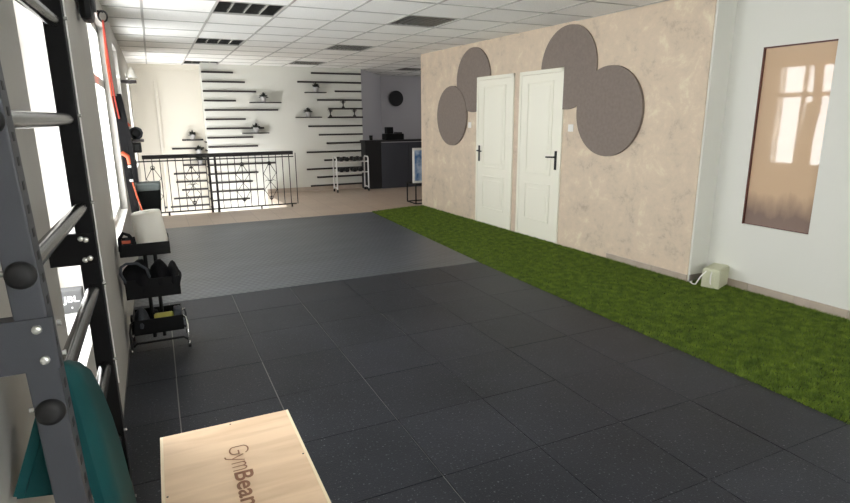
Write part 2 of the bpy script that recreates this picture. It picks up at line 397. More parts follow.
# index helper: XG[i]..XG[i+1] is the cell; i=2 -> .63..1.24 ; y index 13 -> 5.53
LIGHTS = [(i+1, j, k) for (i, j, k) in LIGHTS]
skip = {(i, j) for (i, j, k) in LIGHTS}
c = MB()
for i in range(len(XG)-1):
    for j in range(len(YG)-1):
        if (i, j) in skip: continue
        c.box(XG[i], XG[i+1], YG[j], YG[j+1], ZC, ZC+.02)
struct(c.build('ceiling', M['ceil']))
g = MB()
for x in XG: g.box(x-.011, x+.011, YG[0], YG[-1], ZC-.006, ZC+.01)
for y in YG: g.box(XG[0], XG[-1], y-.010, y+.010, ZC-.005, ZC+.01)
struct(g.build('trim_3', M['tbar']))
struct(MB().box(-.7, 8, -2.9, 14.2, ZC+.26, ZC+.3).build('ceiling_slab', M['white']))

# ================================================================== DOORS
def door(n, u0, u1, hinge, label):
    fr = MB(); t = .045
    fr.box(u0, u0+t, -.022, .0, 0, 2.03, .004).box(u1-t, u1, -.022, .0, 0, 2.03, .004).box(u0, u1, -.022, .0, 2.03-t, 2.03, .004)
    o = struct(onwall(fr.build('door_%d' % n, M['door'])), label)
    a, b = u0+t+.003, u1-t-.003
    p = MB().box(a, b, -.016, .0, .005, 2.03-t-.003)
    def mould(x0, x1, z0, z1):
        w_ = .022
        for (q0, q1, w0, w1) in ((x0, x1, z0, z0+w_), (x0, x1, z1-w_, z1), (x0, x0+w_, z0, z1), (x1-w_, x1, z0, z1)):
            p.box(q0, q1, -.026, -.012, w0, w1, .006)
        p.box(x0+.06, x1-.06, -.021, -.012, z0+.06, z1-.06, .006)
    mould(a+.12, b-.12, .80, 1.90); mould(a+.12, b-.12, .22, .69)
    p.build('door_panel', M['door'], o)
    hx = a+.035 if hinge == 'r' else b-.035; sg = 1 if hinge == 'r' else -1
    h = MB().box(hx-.018, hx+.018, -.024, -.014, .88, 1.10, .003)
    h.tube([(hx, -.02, 1.03), (hx, -.06, 1.03), (hx+sg*.015, -.068, 1.03), (hx+sg*.12, -.066, 1.025)], .009)
    h.build('handle', M['blackm'], o)
door(1, 1.75, 2.615, 'r', 'cream panelled door, the farther of the two')
door(2, 2.735, 3.555, 'l', 'cream panelled door, the nearer of the two')
for (uu, ux, txt) in ((1.55, 1.38, 'small white light switch on mottled wall left of the doors'), (3.69, 1.366, 'small white light switch on mottled wall right of the doors')):
    o = thing('light_switch', txt, 'switch', group='light switches beside the doors'); onwall(o)
    MB().box(uu-.04, uu+.04, -.010, -.0005, ux-.04, ux+.04, .003).build('plate', M['frame'], o)
    MB().box(uu-.02, uu+.02, -.014, -.0095, ux-.028, ux+.028, .002).build('rocker', M['frame'], o)
# ---- taupe felt discs
def disc_poly(cu, cz, r, clip=None, n=96):
    pts = [(cu+r*math.cos(2*PI*k/n), cz+r*math.sin(2*PI*k/n)) for k in range(n)]
    if not clip: return pts
    for (ax, sgn, val, ax2, sgn2, val2) in [clip]:
        # remove the corner region sgn*(u-val)>0 and z<val2
        inside = lambda p: not (sgn*(p[0]-val) > 0 and p[1] < val2)
        out = []; started = False
        for i, p in enumerate(pts):
            q = pts[(i+1) % n]
            if inside(p): out.append(p)
            if inside(p) != inside(q):
                # crossing: on vertical edge u=val or horizontal z=val2
                if abs(p[1]-val2) < .04 and sgn*(p[0]-val) > 0:
                    x = p[0]+(q[0]-p[0])*(val2-p[1])/(q[1]-p[1]); e = (x, val2)
                else:
                    z = p[1]+(q[1]-p[1])*(val-p[0])/(q[0]-p[0]); e = (val, z)
                c_ = (val, val2)
                if inside(p): out += [e, c_]
                else: out += [e]
        return out
def felt(cA, cB, clip, label, first):
    t_ = .03
    d = MB().prism(disc_poly(*cA), -t_, -.0005, 'Y')
    o = tag(onwall(d.build('felt_panel', M['taupe'])), label, 'wall panel', 'taupe round felt panels around the doors')
    d = MB().prism(disc_poly(*cB, clip), -t_+.008, -.0005, 'Y')
    p = d.build('disc', M['taupe'], o)
    return o
felt((1.05, 1.51, .44), (1.64, 2.0, .44), ('u', 1, 1.755, 'z', -1, 2.035), 'pair of overlapping taupe felt discs left of the cream doors', True)
felt((4.25, 1.54, .455), (3.60, 2.02, .45), ('u', -1, 3.553, 'z', -1, 2.035), 'pair of overlapping taupe felt discs right of the cream doors', False)

# ================================================================== FLOOR COVERINGS
tx, ty = .5, .512
tm = MB().box(-tx/2+.0026, tx/2-.0026, -ty/2+.0014, ty/2-.0014, -.006, 0, .0014)
tn = MB().box(-.13, .13, -ty/2+.0014, ty/2-.0014, -.006, 0, .0014)
proto = None
for row in range(10):
    for colm in range(7):
        cx = 2.97-tx*(colm+.5); cy = 4.955-ty*(row+.5)
        if proto is None:
            proto = tm.build('rubber_tile', M['tile']); o = proto
        else:
            o = proto.copy(); COL.objects.link(o)
        if colm == 6:
            if row == 0: tnm = tn.build('rubber_tile', M['tile']); md = tnm.data; bpy.data.objects.remove(tnm)
            o.data = md; cx = -.163
        o.location = (cx+random.uniform(-.0012, .0012), cy+random.uniform(-.001, .001), random.uniform(-.0004, .0008))
        rd = ORD[row]; cl = ORD[colm]
        lab = 'black rubber floor tile, %s from the turf in the %s row before the ribbed mat' % (cl, rd)
        if colm == 0: lab = 'black rubber floor tile touching the turf in the %s row before the ribbed mat' % rd
        if colm == 6: lab = 'narrow black rubber tile along the left wall, %s row before the ribbed mat' % rd
        tag(o, lab, 'floor tile', 'black rubber floor tiles')
# ribbed mat
tag(MB().prism([(-.292, 4.96), (2.975, 4.96), (3.075, 8.55), (-.292, 8.55)], -.006, .001).build('ribbed_mat', M['ribbed']), 'large dark grey ribbed rubber mat between smooth tiles and beige floor', 'mat')
# artificial turf
TP = [(2.971, -.6), (4.60, -.6), (4.54, 3.45), (4.322, 3.45), (4.11, 8.80), (3.09, 8.56), (2.976, 4.95)]
tb = tag(MB().prism(TP, -.006, -.004).build('turf_strip', M['turfbase']), 'strip of green artificial grass along the doors and white wall', 'artificial turf')
NB = 210000
rng = np.random.default_rng(3)
P = np.array(TP)
def inside(x, y):
    r_ = np.zeros(len(x), bool); n = len(P)
    for i in range(n):
        x1, y1 = P[i]; x2, y2 = P[(i+1) % n]
        cnd = ((y1 > y) != (y2 > y)) & (x < (x2-x1)*(y-y1)/(y2-y1+1e-12)+x1); r_ ^= cnd
    return r_
# denser near the camera
yy = 0.7+(8.75-.7)*rng.random(NB*2)**1.45; xx = 2.972+1.63*rng.random(NB*2)
k = inside(xx, yy) & inside(np.minimum(xx+.012, 9), yy); xx = xx[k][:NB]; yy = yy[k][:NB]; n = len(xx)
a = rng.random(n)*2*np.pi; wd = .0022+.0016*rng.random(n)+.0006*yy/3; ht = .013+.013*rng.random(n); ln = .016*rng.random(n); la = rng.random(n)*2*np.pi
V = np.empty((n*3, 3))
V[0::3] = np.stack([xx-np.cos(a)*wd, yy-np.sin(a)*wd, np.full(n, -.004)], 1)
V[1::3] = np.stack([xx+np.cos(a)*wd, yy+np.sin(a)*wd, np.full(n, -.004)], 1)
V[2::3] = np.stack([np.clip(xx+np.cos(la)*ln, 2.962, 4.59), yy+np.sin(la)*ln, -.004+ht], 1)
me = bpy.data.meshes.new('grass_blades'); me.vertices.add(n*3); me.vertices.foreach_set('co', V.ravel())
me.loops.add(n*3); me.loops.foreach_set('vertex_index', np.arange(n*3)); me.polygons.add(n)
me.polygons.foreach_set('loop_start', np.arange(n)*3); me.polygons.foreach_set('loop_total', np.full(n, 3)); me.update(); me.validate()
me.materials.append(M['turf']); gb = bpy.data.objects.new('grass_blades', me); COL.objects.link(gb); gb.parent = tb; gb['kind'] = 'stuff'

# ================================================================== CEILING LIGHTS
lab_d = ['unlit ceiling light with dark cells, the nearest on the left', 'unlit ceiling light with dark cells, second in the left row', 'unlit ceiling light with dark cells, farthest in the left row above the stairwell']
lab_g = ['fine-grid louvre ceiling light nearest the mottled wall', 'fine-grid louvre ceiling light, second in the middle row', 'fine-grid louvre ceiling light, farthest in the middle row by the striped wall', 'ceiling light over the reception counter']
for (i, j, kd) in LIGHTS:
    x0, x1, y0, y1 = XG[i], XG[i+1], YG[j], YG[j+1]
    o = thing('ceiling_light', (lab_d if kd == 'd' else lab_g).pop(0), 'ceiling light', ((x0+x1)/2, (y0+y1)/2, ZC), group='recessed ceiling lights')
    hx, hy = (x1-x0)/2-.006, (y1-y0)/2-.006
    h = MB().box(-hx, hx, -hy, -hy+.004, 0, .1).box(-hx, hx, hy-.004, hy, 0, .1).box(-hx, -hx+.004, -hy, hy, 0, .1).box(hx-.004, hx, -hy, hy, 0, .1).box(-hx, hx, -hy, hy, .1, .104)
    h.build('housing', M['housing'], o)
    lv = MB()
    if kd == 'd':
        for q in range(1, 4):
            x = -hx+2*hx*q/4
            lv.add([(x-.02, -hy, .05), (x, -hy, .004), (x+.02, -hy, .05), (x-.02, hy, .05), (x, hy, .004), (x+.02, hy, .05)], [[0, 1, 4, 3], [1, 2, 5, 4]])
        lv.build('divider', M['louvre'], o)
        l2 = MB()
        for q in range(1, 10):
            y = -hy+2*hy*q/10; l2.box(-hx, hx, y-.0012, y+.0012, .02, .05)
        l2.build('louvre', M['housing'], o)
    else:
        for q in range(1, 9):
            x = -hx+2*hx*q/9; l3 = globals().setdefault('L3', {}).setdefault((i, j), MB()); l3.box(x-.004, x+.004, -hy, hy, .002, .02)
            y = -hy+2*hy*q/9; lv.box(-hx, hx, y-.003, y+.003, .002, .014)
        lv.build('louvre', M['louvre'], o); l3.build('louvre', M['housing'], o)

# ================================================================== STRIPED WALL
def slat(x0, x1, z, y, label, grp, th=.034, d=.03):
    return tag(MB().box(x0, x1, y-d, y-.0005, z-th/2, z+th/2, .003).build('wooden_slat', M['wood_black']), label, 'wall slat', grp)
GL = 'dark slats on the striped wall, left side'; GR = 'dark slats on the striped wall, right side'
ex = [232.9, 244.7, 256, 235.8, 278, 245.6, 264, 253, 258, 262, 276, 258.5, 253, 264.5, 250.4]
for k, e in enumerate(ex):
    z = 2.355-.1745*k; yy = 72.5+9.25*k
    slat(.935, at(e, yy, 1, YS).x, z, YS, 'dark horizontal wall slat, %s from the top at the left edge of the striped wall' % ORD[k], GL)
sx = [(310.7, 71.8), (297, 80.3), (334.5, 90), (317, 98.5), (328, 107), (327.5, 115.6), (308, 124.4), (318.6, 132.6), (326.5, 140.6), (306.5, 149.6), (324, 157.5), (306.5, 166), (317, 174.5), (310.6, 182.5)]
for k, (x, y) in enumerate(sx):
    p = at(x, y, 1, YS)
    z = 2.385-.1765*k
    slat(p.x, 4.095, z, YS, 'dark horizontal wall slat, %s from the top at the right edge of the striped wall' % ORD[k], GR)
cx = [182, 172, 176, 182.8, 173.7, 176, 182, 174, 164.5]
for k, x in enumerate(cx):
    z = 1.09-.163*k; p = at(x, 140+8.4*k, 1, YC)
    slat(p.x, .89, z, YC, 'dark horizontal slat, %s from the top on the cream stairwell wall' % ORD[k], 'dark slats on the cream stairwell wall')
    tag(MB().box(.90, .9295, YS+.06, YC-.04, z-.05, z-.03, .003).build('wooden_slat', M['wood_black']),
        'short dark slat on the narrow wall return, %s from the top' % ORD[k], 'wall slat', 'short dark slats on the wall return')
# small plant shelves and pots
def leafball(r, n=42, seed=1, h=1.0):
    rr = random.Random(seed); b = MB()
    for i in range(n):
        a = rr.random()*2*PI; e = rr.uniform(.0, PI/2*1.1); L_ = r*rr.uniform(.7, 1.1)
        d = Vector((math.cos(a)*math.cos(e), math.sin(a)*math.cos(e), math.sin(e)*h+.05)); s_ = d.cross(Vector((0, 0, 1))).normalized()*r*.17
        m_ = d*L_*.55; t_ = d*L_ + Vector((0, 0, -r*.08))
        b.add([(0, 0, 0), m_+s_, t_, m_-s_], [[0, 1, 2], [0, 2, 3]])
        b.add([(0, 0, 0), m_+Vector((0, 0, r*.1)), t_], [[0, 1, 2]])
    return b
def plant(loc, label, s=1.0, seed=1):
    o = thing('potted_plant', label, 'plant', loc, group='small potted plants on wall shelves')
    MB().lathe([(.045*s, 0), (.06*s, .10*s), (.064*s, .105*s), (.056*s, .105*s), (.05*s, .09*s)], n=18).build('pot', M['pot'], o)
    leafball(.115*s, n=80, seed=seed).build('foliage', M['leaf'], o, loc=(0, 0, .085*s))
shelves = [(250.4, 281.5, 102.3, 263.7, 'upper left shelf of the striped wall'), (243, 269.5, 133.3, 256.3, 'lower left shelf of the striped wall'),
           (306, 326.5, 92.2, 316, 'upper right shelf of the striped wall'), (297, 322, 117.3, 308.5, 'middle right shelf of the striped wall')]
for k, (xa, xb, y, xp, where) in enumerate(shelves):
    a = at(xa, y, 1, YS-.14); b = at(xb, y, 1, YS-.14); z = a.z
    tag(MB().box(a.x, b.x, YS-.15, YS-.0005, z-.012, z+.008, .003).build('plant_shelf', M['wood_black']), 'thin dark plant shelf, the '+where, 'shelf', 'plant shelves on the striped wall')
    plant((at(xp, y, 1, YS-.08).x, YS-.08, z+.0085), 'small dark plant in grey pot on '+where, .95, k+1)
zs1 = 1.09
for k, (px_, zz, txt) in enumerate([(193, 1.09, 'small dark plant on the top slat shelf of the cream stairwell wall'), (202, .60, 'small dark plant low behind the railing by the cream wall corner'), (199.5, .80, 'small dark plant behind the handrail by the cream wall corner')]):
    x = at(px_, 140, 1, YC-.1).x if k == 0 else .78
    tag(MB().box(x-.12, min(x+.12, .89), YC-.16, YC-.031, zz-.012, zz+.012, .003).build('plant_shelf', M['wood_black']), 'short dark shelf under the '+txt.split('plant ')[1].replace('slat shelf of the ','') + ' plant' if 0 else ['short dark shelf holding the upper plant on the cream stairwell wall', 'short dark shelf holding the lowest plant on the cream wall behind the railing', 'short dark shelf holding the middle plant on the cream wall'][k], 'shelf', 'plant shelves on the cream wall')
    plant((x, YC-.095, zz+.0125), txt, .9, 7+k)
# little trophies on the slats
def trophy(loc, label):
    b = MB().lathe([(.032, 0), (.032, .015), (.012, .03), (.010, .07), (.02, .09), (.03, .12), (.036, .155), (.032, .155), (.02, .11)], n=16)
    o = thing('trophy_cup', label, 'trophy', loc, group='small dark cups on the striped wall')
    b.build('cup', M['wood_black'], o)
    for sg in (-1, 1):
        MB().tube([(sg*.033, 0, .145), (sg*.055, 0, .14), (sg*.05, 0, .115), (sg*.027, 0, .108)], .004, 6).build('handle', M['wood_black'], o)
z4, z5 = 2.385-.1765*4+.018, 2.385-.1765*5+.018
trophy((at(342.4, 103, 1, YS-.016).x, YS-.065, z4), 'small dark cup standing on the fifth slat from the top')
trophy((at(329.7, 111, 1, YS-.016).x, YS-.065, z5), 'small dark cup on the sixth slat, left of two')
trophy((at(353.6, 111, 1, YS-.016).x, YS-.065, z5), 'small dark cup on the sixth slat, right of two')
for o in [o for o in COL.objects if o.name.startswith('wooden_slat') and ('fifth from the top at the right' in o['label'] or 'sixth from the top at the right' in o['label'])]:
    for v in o.data.vertices:
        if v.co.y < YS-.02: v.co.y -= .05

# ================================================================== RAILING
rail = thing('stair_railing', 'black wrought-iron railing with scroll ornaments around the stairwell', 'railing', (.95, YR, -.016))
MB().box(-1.15, 1.18, -.045, .045, .905, .965, .008).build('handrail', M['iron'], rail)
MB().box(-1.24, 1.19, -.012, .012, .86, .88).box(-1.02, 1.20, -.012, .012, .045, .065).build('cross_bar', M['iron'], rail)
MB().tube([(-1.24, 0, .90), (-1.24, 0, .05)], .010, 6).build('baluster', M['iron'], rail)
for x in (-.19, -.09):
    MB().box(x-.017, x+.017, -.017, .017, 0, .93).build('post', M['iron'], rail)
bx = [-1.13+.112*k for k in range(22)]
for x in bx:
    if abs(x+.14) < .055: continue
    MB().box(x-.006, x+.006, -.006, .006, .05, .93).build('baluster', M['iron'], rail)
for x in (-.85, -.10, .6, 1.12):
    MB().tube([(x, 0, 0), (x, 0, .05)], .014, 8).build('foot', M['iron'], rail)
def spiral(cx_, cz_, r, sx_, sz_):
    return [(cx_+sx_*(r*(1-t_*.8))*math.sin(t_*5), 0, cz_+sz_*((r*(1-t_*.8))*math.cos(t_*5)-r)) for t_ in [k/14 for k in range(15)]]
for x in (-1.018, -.458, .326, .774):
    b = MB(); w2 = .105
    for sg in (-1, 1):
        b.tube([(x, 0, .78), (x+sg*w2, 0, .60), (x, 0, .46), (x+sg*w2, 0, .32), (x, 0, .15)], .0055, 6)
        b.tube(spiral(x, .80, .04, sg, 1), .005, 6); b.tube(spiral(x, .15, .04, sg, -1), .005, 6)
        b.tube([(x, 0, .46), (x+sg*.05, 0, .49), (x+sg*w2, 0, .46), (x+sg*.05, 0, .43), (x, 0, .46)], .005, 6)
    b.build('scroll_ornament', M['iron'], rail)
for o in rail.children:
    if o.name.startswith('baluster') and False: pass

# ================================================================== RECEPTION
desk = thing('reception_counter', 'dark slate reception counter in the back room', 'counter', (4.4, 11.46, -.016))
MB().box(0, 1.9, 0, .03, 0, .98).build('front_panel', M['desk'], desk)
MB().box(-.36, .0, .02, .30, 0, 1.0).build('side_panel', M['deskdk'], desk)
MB().box(-.38, 1.93, -.02, .32, 1.0, 1.035, .004).build('counter_top', M['deskdk'], desk)
MB().box(.63, .635, -.003, .001, 0, .98).build('joint', M['deskdk'], desk)
zt = 1.0195
p0 = at(384, 139, 1, 11.63).x; p1 = at(402, 139, 1, 11.63).x
pr = thing('printer', 'black desktop printer on the reception counter', 'printer', ((p0+p1)/2, 11.63, zt))
w_ = (p1-p0)/2
MB().box(-w_, w_, -.13, .13, 0, .13, .02).build('body', M['black'], pr)
MB().box(-w_*.75, -w_*.05, -.06, .10, .13, .27, .015).build('paper_feeder', M['black'], pr)
MB().box(w_*.1, w_*.8, -.12, .0, .13, .16, .01).build('control_panel', M['deskdk'], pr)
cp = at(371, 139, 1, 11.6)
cu = thing('pen_cup', 'small dark cup at the left end of the reception counter', 'cup', (cp.x, 11.6, zt))
MB().lathe([(.035, 0), (.04, .10), (.036, .10), (.032, .01)], n=16).build('cup', M['black'], cu)
cc = at(395.7, 98.5, 1, YK)
ck = thing('round_clock', 'round black wall clock above the reception counter', 'clock', (cc.x, YK, cc.z))
MB().lathe([(.19, -.04), (.19, -.012), (.175, 0), (.175, -.03)], axis='Y', n=40).build('rim', M['blackm'], ck)
MB().lathe([(.001, -.028), (.176, -.028), (.176, -.0005), (.001, -.0005)], axis='Y', n=40).build('dial', M['black'], ck)
for k in range(12):
    a = k*PI/6; MB().box(.15*math.sin(a)-.004, .15*math.sin(a)+.004, -.031, -.028, .15*math.cos(a)-.008, .15*math.cos(a)+.008).build('hour_mark', M['greycloth'], ck)
MB().tube([(0, -.033, 0), (.02, -.033, .12)], .004, 5).build('minute_hand', M['greycloth'], ck)
MB().tube([(0, -.034, 0), (-.04, -.034, -.07)], .005, 5).build('hour_hand', M['greycloth'], ck)
q = at(373, 120, 1, 12.6)
th_ = math.atan2(YK-11.86, 5.2-4.10)
# poster stand beside the partition end
st = thing('poster_stand', 'black wire stand holding a blue and white poster beside the mottled wall end', 'stand', (4.12, 9.2, -.016))
MB().box(-.005, .40, -.012, .012, .36, .98, .004).build('panel', M['frame'], st)
MB().box(.03, .37, -.015, -.0115, .40, .94).build('poster', M['blueprint'], st)
b = MB()
for (x0, y0) in ((-.02, .22), (-.02, -.16), (.38, .22), (.38, -.16)): b.box(x0-.009, x0+.009, y0-.009, y0+.009, 0, .36)
for (x0, x1, y0, y1) in ((-.02, -.02, -.16, .22), (.38, .38, -.16, .22), (-.02, .38, -.16, -.16), (-.02, .38, .22, .22)):
    for z in (.009, .351): b.box(x0-.009, x1+.009, y0-.009, y1+.009, z-.009, z+.009)
b.build('frame', M['blackm'], st)
# dumbbell rack
rk = thing('dumbbell_rack', 'silver two-tier rack of small dumbbells in front of the striped wall', 'rack', (3.66, 11.35, -.016))
for sx_ in (-1, 1):
    MB().tube([(sx_*.34, -.12, .06), (sx_*.34, -.12, .69), (sx_*.34, -.09, .72), (sx_*.34, .09, .72), (sx_*.34, .12, .69), (sx_*.34, .12, .06)], .014, 8).build('side_frame', M['alu'], rk)
    MB().box(sx_*.34-.012, sx_*.34+.012, -.12, .12, .08, .10).build('foot_bar', M['alu'], rk)
    for sy_ in (-1, 1): MB().lathe([(.03, -.012), (.03, .012)], (sx_*.34, sy_*.12, .03), 12, 'X').build('caster', M['black'], rk)
for z in (.40, .62):
    MB().tube([(-.34, -.09, z), (.34, -.09, z)], .011, 8).tube([(-.34, .09, z), (.34, .09, z)], .011, 8).build('shelf_bar', M['alu'], rk)
db0 = None; di = 0
for zi, z in enumerate((.411, .631)):
    for xi in range(4):
        x = 3.66-.235+.125*xi+(.04 if xi > 1 else 0)
        lab = 'small black dumbbell on the %s tier of the silver rack, %s from the left' % (('lower', 'upper')[zi], ORD[xi])
        lc = (x, 11.35, -.016+z+.048)
        if db0 is None:
            db0 = thing('dumbbell', lab, 'dumbbell', lc, group='dumbbells on the silver rack')
            for sg in (-1, 1): MB().lathe([(.02, sg*.055), (.048, sg*.06), (.048, sg*.12), (.02, sg*.125)], (0, 0, 0), 6, 'Y').build('weight_head', M['rubber'], db0)
            MB().tube([(0, -.06, 0), (0, .06, 0)], .014, 10).build('handle', M['chrome'], db0)
        else: dup(db0, lc, 0, lab)

# ================================================================== LEFT WALL ITEMS
def wshelf(xa, ya, xb, yb, Y, label):
    a = at(xa, ya, 1, Y); b = at(xb, yb, 1, Y)
    tag(MB().box(-.2995, b.x, Y-.10, Y+.10, a.z-.02, a.z+.015, .004).build('plant_shelf', M['wood_black']), label, 'shelf')
    return a.z+.0155, b.x
z1, xe = wshelf(118.7, 81.5, 136.5, 81.5, 8.3, 'dark shelf high on the left wall holding a white lamp')
lp = thing('table_lamp', 'small white lamp tilted on the high dark shelf', 'lamp', (-.17, 8.3, z1))
MB().lathe([(.045, 0), (.045, .012), (.02, .022), (.012, .03)], n=20).build('base', M['paper'], lp)
MB().lathe([(.075, .03), (.03, .125), (.012, .16), (.0, .165)], n=20).build('shade', M['paper'], lp)
z2, xe = wshelf(132, 140.5, 144, 140.5, 8.4, 'dark shelf at the middle of the left wall near the railing')
sp = thing('loudspeaker', 'small round grey loudspeaker on the left wall shelf near the railing', 'speaker', (-.205, 8.4, z2))
MB().lathe([(.04, 0), (.07, .03), (.085, .08), (.07, .13), (.03, .155), (0, .16)], n=20).build('body', M['greycloth'], sp)
MB().lathe([(.03, -.004), (.055, 0), (.06, .012), (.06, .02)], (0, -.095, .08), 20, 'Y').build('driver', M['black'], sp)
bb = thing('switch_box', 'black wall box mounted under the left wall shelf near the railing', 'box', (-.2995, 8.4, 1.07))
MB().box(0, .14, -.07, .07, 0, .13, .01).build('housing', M['black'], bb); MB().box(.03, .11, -.074, -.069, .03, .10, .004).build('cover', M['rubber'], bb)
# resistance bands and straps hanging on the wall
def ribbon(pts, w, name, m_, parent, t=.006):
    b = MB(); pts = [Vector(p) for p in pts]; vs = []
    for p in pts: vs += [p+Vector((-t, -w, 0)), p+Vector((t, -w, 0)), p+Vector((t, w, 0)), p+Vector((-t, w, 0))]
    fs = [[0, 1, 2, 3], [len(vs)-4+k for k in range(4)]]
    for i in range(len(pts)-1):
        for k in range(4): l = (k+1) % 4; fs.append([4*i+k, 4*i+l, 4*i+4+l, 4*i+4+k])
    b.add(vs, fs); return b.build(name, m_, parent)
YB = 5.4
hk = thing('suspension_trainer', 'red and black suspension straps hanging in front of the second left window', 'straps', (-.291, YB, 2.33)); hk.scale = (.9, .9, .9)
MB().tube([(-.009, 0, .0), (.03, 0, .0), (.035, 0, -.01)], .009, 8).build('wall_hook', M['blackm'], hk)
MB().tube([(.03+.035*math.sin(k*PI/10), 0, -.04+.045*math.cos(k*PI/10)) for k in range(20)], .008, 8, closed=True).build('ring', M['blackm'], hk)
ribbon([(.03, -.02, -.08), (.03, -.03, -.25), (.035, -.05, -.5), (.045, -.07, -.75), (.06, -.08, -.92)], .05, 'red_strap', M['red'], hk, .006)
ribbon([(.025, .05, -.08), (.015, .02, -.4), (.02, .0, -.7), (.035, -.01, -.9)], .05, 'orange_strap', M['orange'], hk, .006)
ribbon([(.055, .0, -.72), (.065, .0, -.95), (.07, .02, -1.2), (.075, .03, -1.5), (.09, .02, -1.80)], .10, 'black_strap', M['strapblack'], hk, .03)
ribbon([(.08, -.04, -.70), (.10, -.06, -.9), (.12, -.06, -1.15), (.13, -.05, -1.5)], .05, 'strap', M['strapblack'], hk, .018)
MB().tube([(.05, -.08, -.93), (.10, -.08, -.95), (.13, -.08, -.99)], .02, 10).build('grip', M['orange'], hk)
MB().tube([(.04, -.08, -1.22), (.09, -.08, -1.26), (.10, -.08, -1.33)], .02, 10).build('grip', M['orange'], hk)
ribbon([(.10, -.08, -1.50), (.12, -.10, -1.62), (.15, -.12, -1.75), (.19, -.12, -1.86)], .016, 'orange_strap', M['orange'], hk)
for z in (-.55, -1.35, -1.48): MB().box(.08, .11, -.10, -.08, z-.012, z+.012, .003).build('buckle', M['bolt'], hk)
# black loudspeaker on the pier
ls = thing('loudspeaker', 'black wall loudspeaker high on the pier between left windows', 'speaker', (-.3, 3.75, 2.02))
MB().box(.012, .075, -.10, .10, .0, .36, .03).build('cabinet', M['black'], ls)
MB().lathe([(.07, .0), (.07, .012), (.05, .006), (.001, .002)], (.075, 0, .12), 24, 'X').build('woofer', M['speaker'], ls)
MB().tube([(.0005, 0, .1), (.02, 0, .1)], .02, 8).build('bracket', M['alu'], ls)
# JBL speaker on the window sill
js = thing('sill_speaker', 'grey loudspeaker with JBL lettering on the first window sill', 'speaker', (-.41, 2.86, .6565))
MB().box(-.045, .045, -.035, .035, 0, .105, .004).build('cabinet', M['speaker'], js)
def text(body, size, m_, parent, loc, rot, w=None, h=None, bold=0, fat=0, ext=.0006, name='lettering'):
    cu_ = bpy.data.curves.new(name, 'FONT'); cu_.body = body; cu_.size = size; cu_.offset = bold; cu_.extrude = ext
    tmp = bpy.data.objects.new('tmp', cu_); COL.objects.link(tmp); bpy.context.view_layer.update()
    me = bpy.data.meshes.new_from_object(tmp.evaluated_get(bpy.context.evaluated_depsgraph_get())); bpy.data.objects.remove(tmp)
    me.name = name; xs = [v.co.x for v in me.vertices]; ys = [v.co.y for v in me.vertices]
    kx = w/(max(xs)-min(xs)) if w else 1; ky = h/(max(ys)-min(ys)) if h else 1; x0, y0 = min(xs), min(ys)
    for v in me.vertices: v.co.x = (v.co.x-x0)*kx; v.co.y = (v.co.y-y0)*ky
    if fat:
        vs = [v.co.copy() for v in me.vertices]; fs = [list(p.vertices) for p in me.polygons]; b_ = MB()
        for q in range(8): b_.add([v+Vector((fat*math.cos(q*PI/4), fat*math.sin(q*PI/4), q*.00002)) for v in vs], fs)
        me = bpy.data.meshes.new(name); me.from_pydata(b_.v, [], b_.f)
    me.materials.clear(); me.materials.append(m_)
    o = bpy.data.objects.new(name, me); COL.objects.link(o); o.parent = parent; o.location = loc; o.rotation_euler = rot
    return o
text('JBL', .04, M['letterw'], js, (-.030, -.0356, .042), (PI/2, 0, 0), .062, .038, .0008)
MB().box(-.002, .004, -.0362, -.0345, .022, .030).build('mark', M['letterw'], js)

# ================================================================== WALL-MOUNTED LADDER RIG
rig = thing('climbing_ladder', 'dark steel wall-mounted climbing ladder with thick round rungs', 'climbing ladder', (-.205, 1.05, 0))
LEAN = .03
def post(y, lean, name='upright'):
    m_ = MB().box(-.0235, .0235, y, y+.05, 0, 2.49, .003); nb = len(m_.f)
    for k in range(62):       # punched holes down the room-facing side
        z = .1+.038*k; m_.box(.0232, .0242, y+.018, y+.032, z, z+.014)
    m_.v = [(x-lean*(z-.97), yy_, z) for x, yy_, z in m_.v]
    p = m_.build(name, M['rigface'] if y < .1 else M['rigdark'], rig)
    p.data.materials.append(M['rubber'])
    for q in p.data.polygons[nb:]: q.material_index = 1
    MB().box(-.05-lean*-.97, .05-lean*-.97, y-.02, y+.07, 0, .008, .001).build('foot_plate', M['rigdark'], p)
    return p
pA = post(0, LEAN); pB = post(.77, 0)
MB().box(.0235, .0268, .8145, .8225, .70, 2.49).build('edge_glint', M['alu'], pB)  # pale strip put in for the glint along the upright's rear edge
for k, z in enumerate([.30, .54, .78, 1.02, 1.26, 1.50, 1.75, 1.99, 2.23]):
    xo = -LEAN*(z-.97)
    r_ = MB().tube([(xo, .049, z), (0, .771, z)], .0165, 20).build('rung', M['rung'], rig)
    MB().lathe([(.0, -.016), (.012, -.0155), (.020, -.012), (.0225, -.004), (.0225, 0)], (xo, 0, z), 24, 'Y').build('end_cap', M['rubber'], r_)
    MB().tube([(.0, .820, z), (.0, .832, z)], .018, 12).build('end_cap', M['rubber'], r_)
    MB().lathe([(.005, -.010), (.005, 0)], (xo-.0235, .02, z), 8, 'X').build('bolt', M['bolt'], r_)
    MB().lathe([(.005, 0), (.005, .008)], (.0235, .79, z+.01), 8, 'X').build('bolt', M['bolt'], r_)
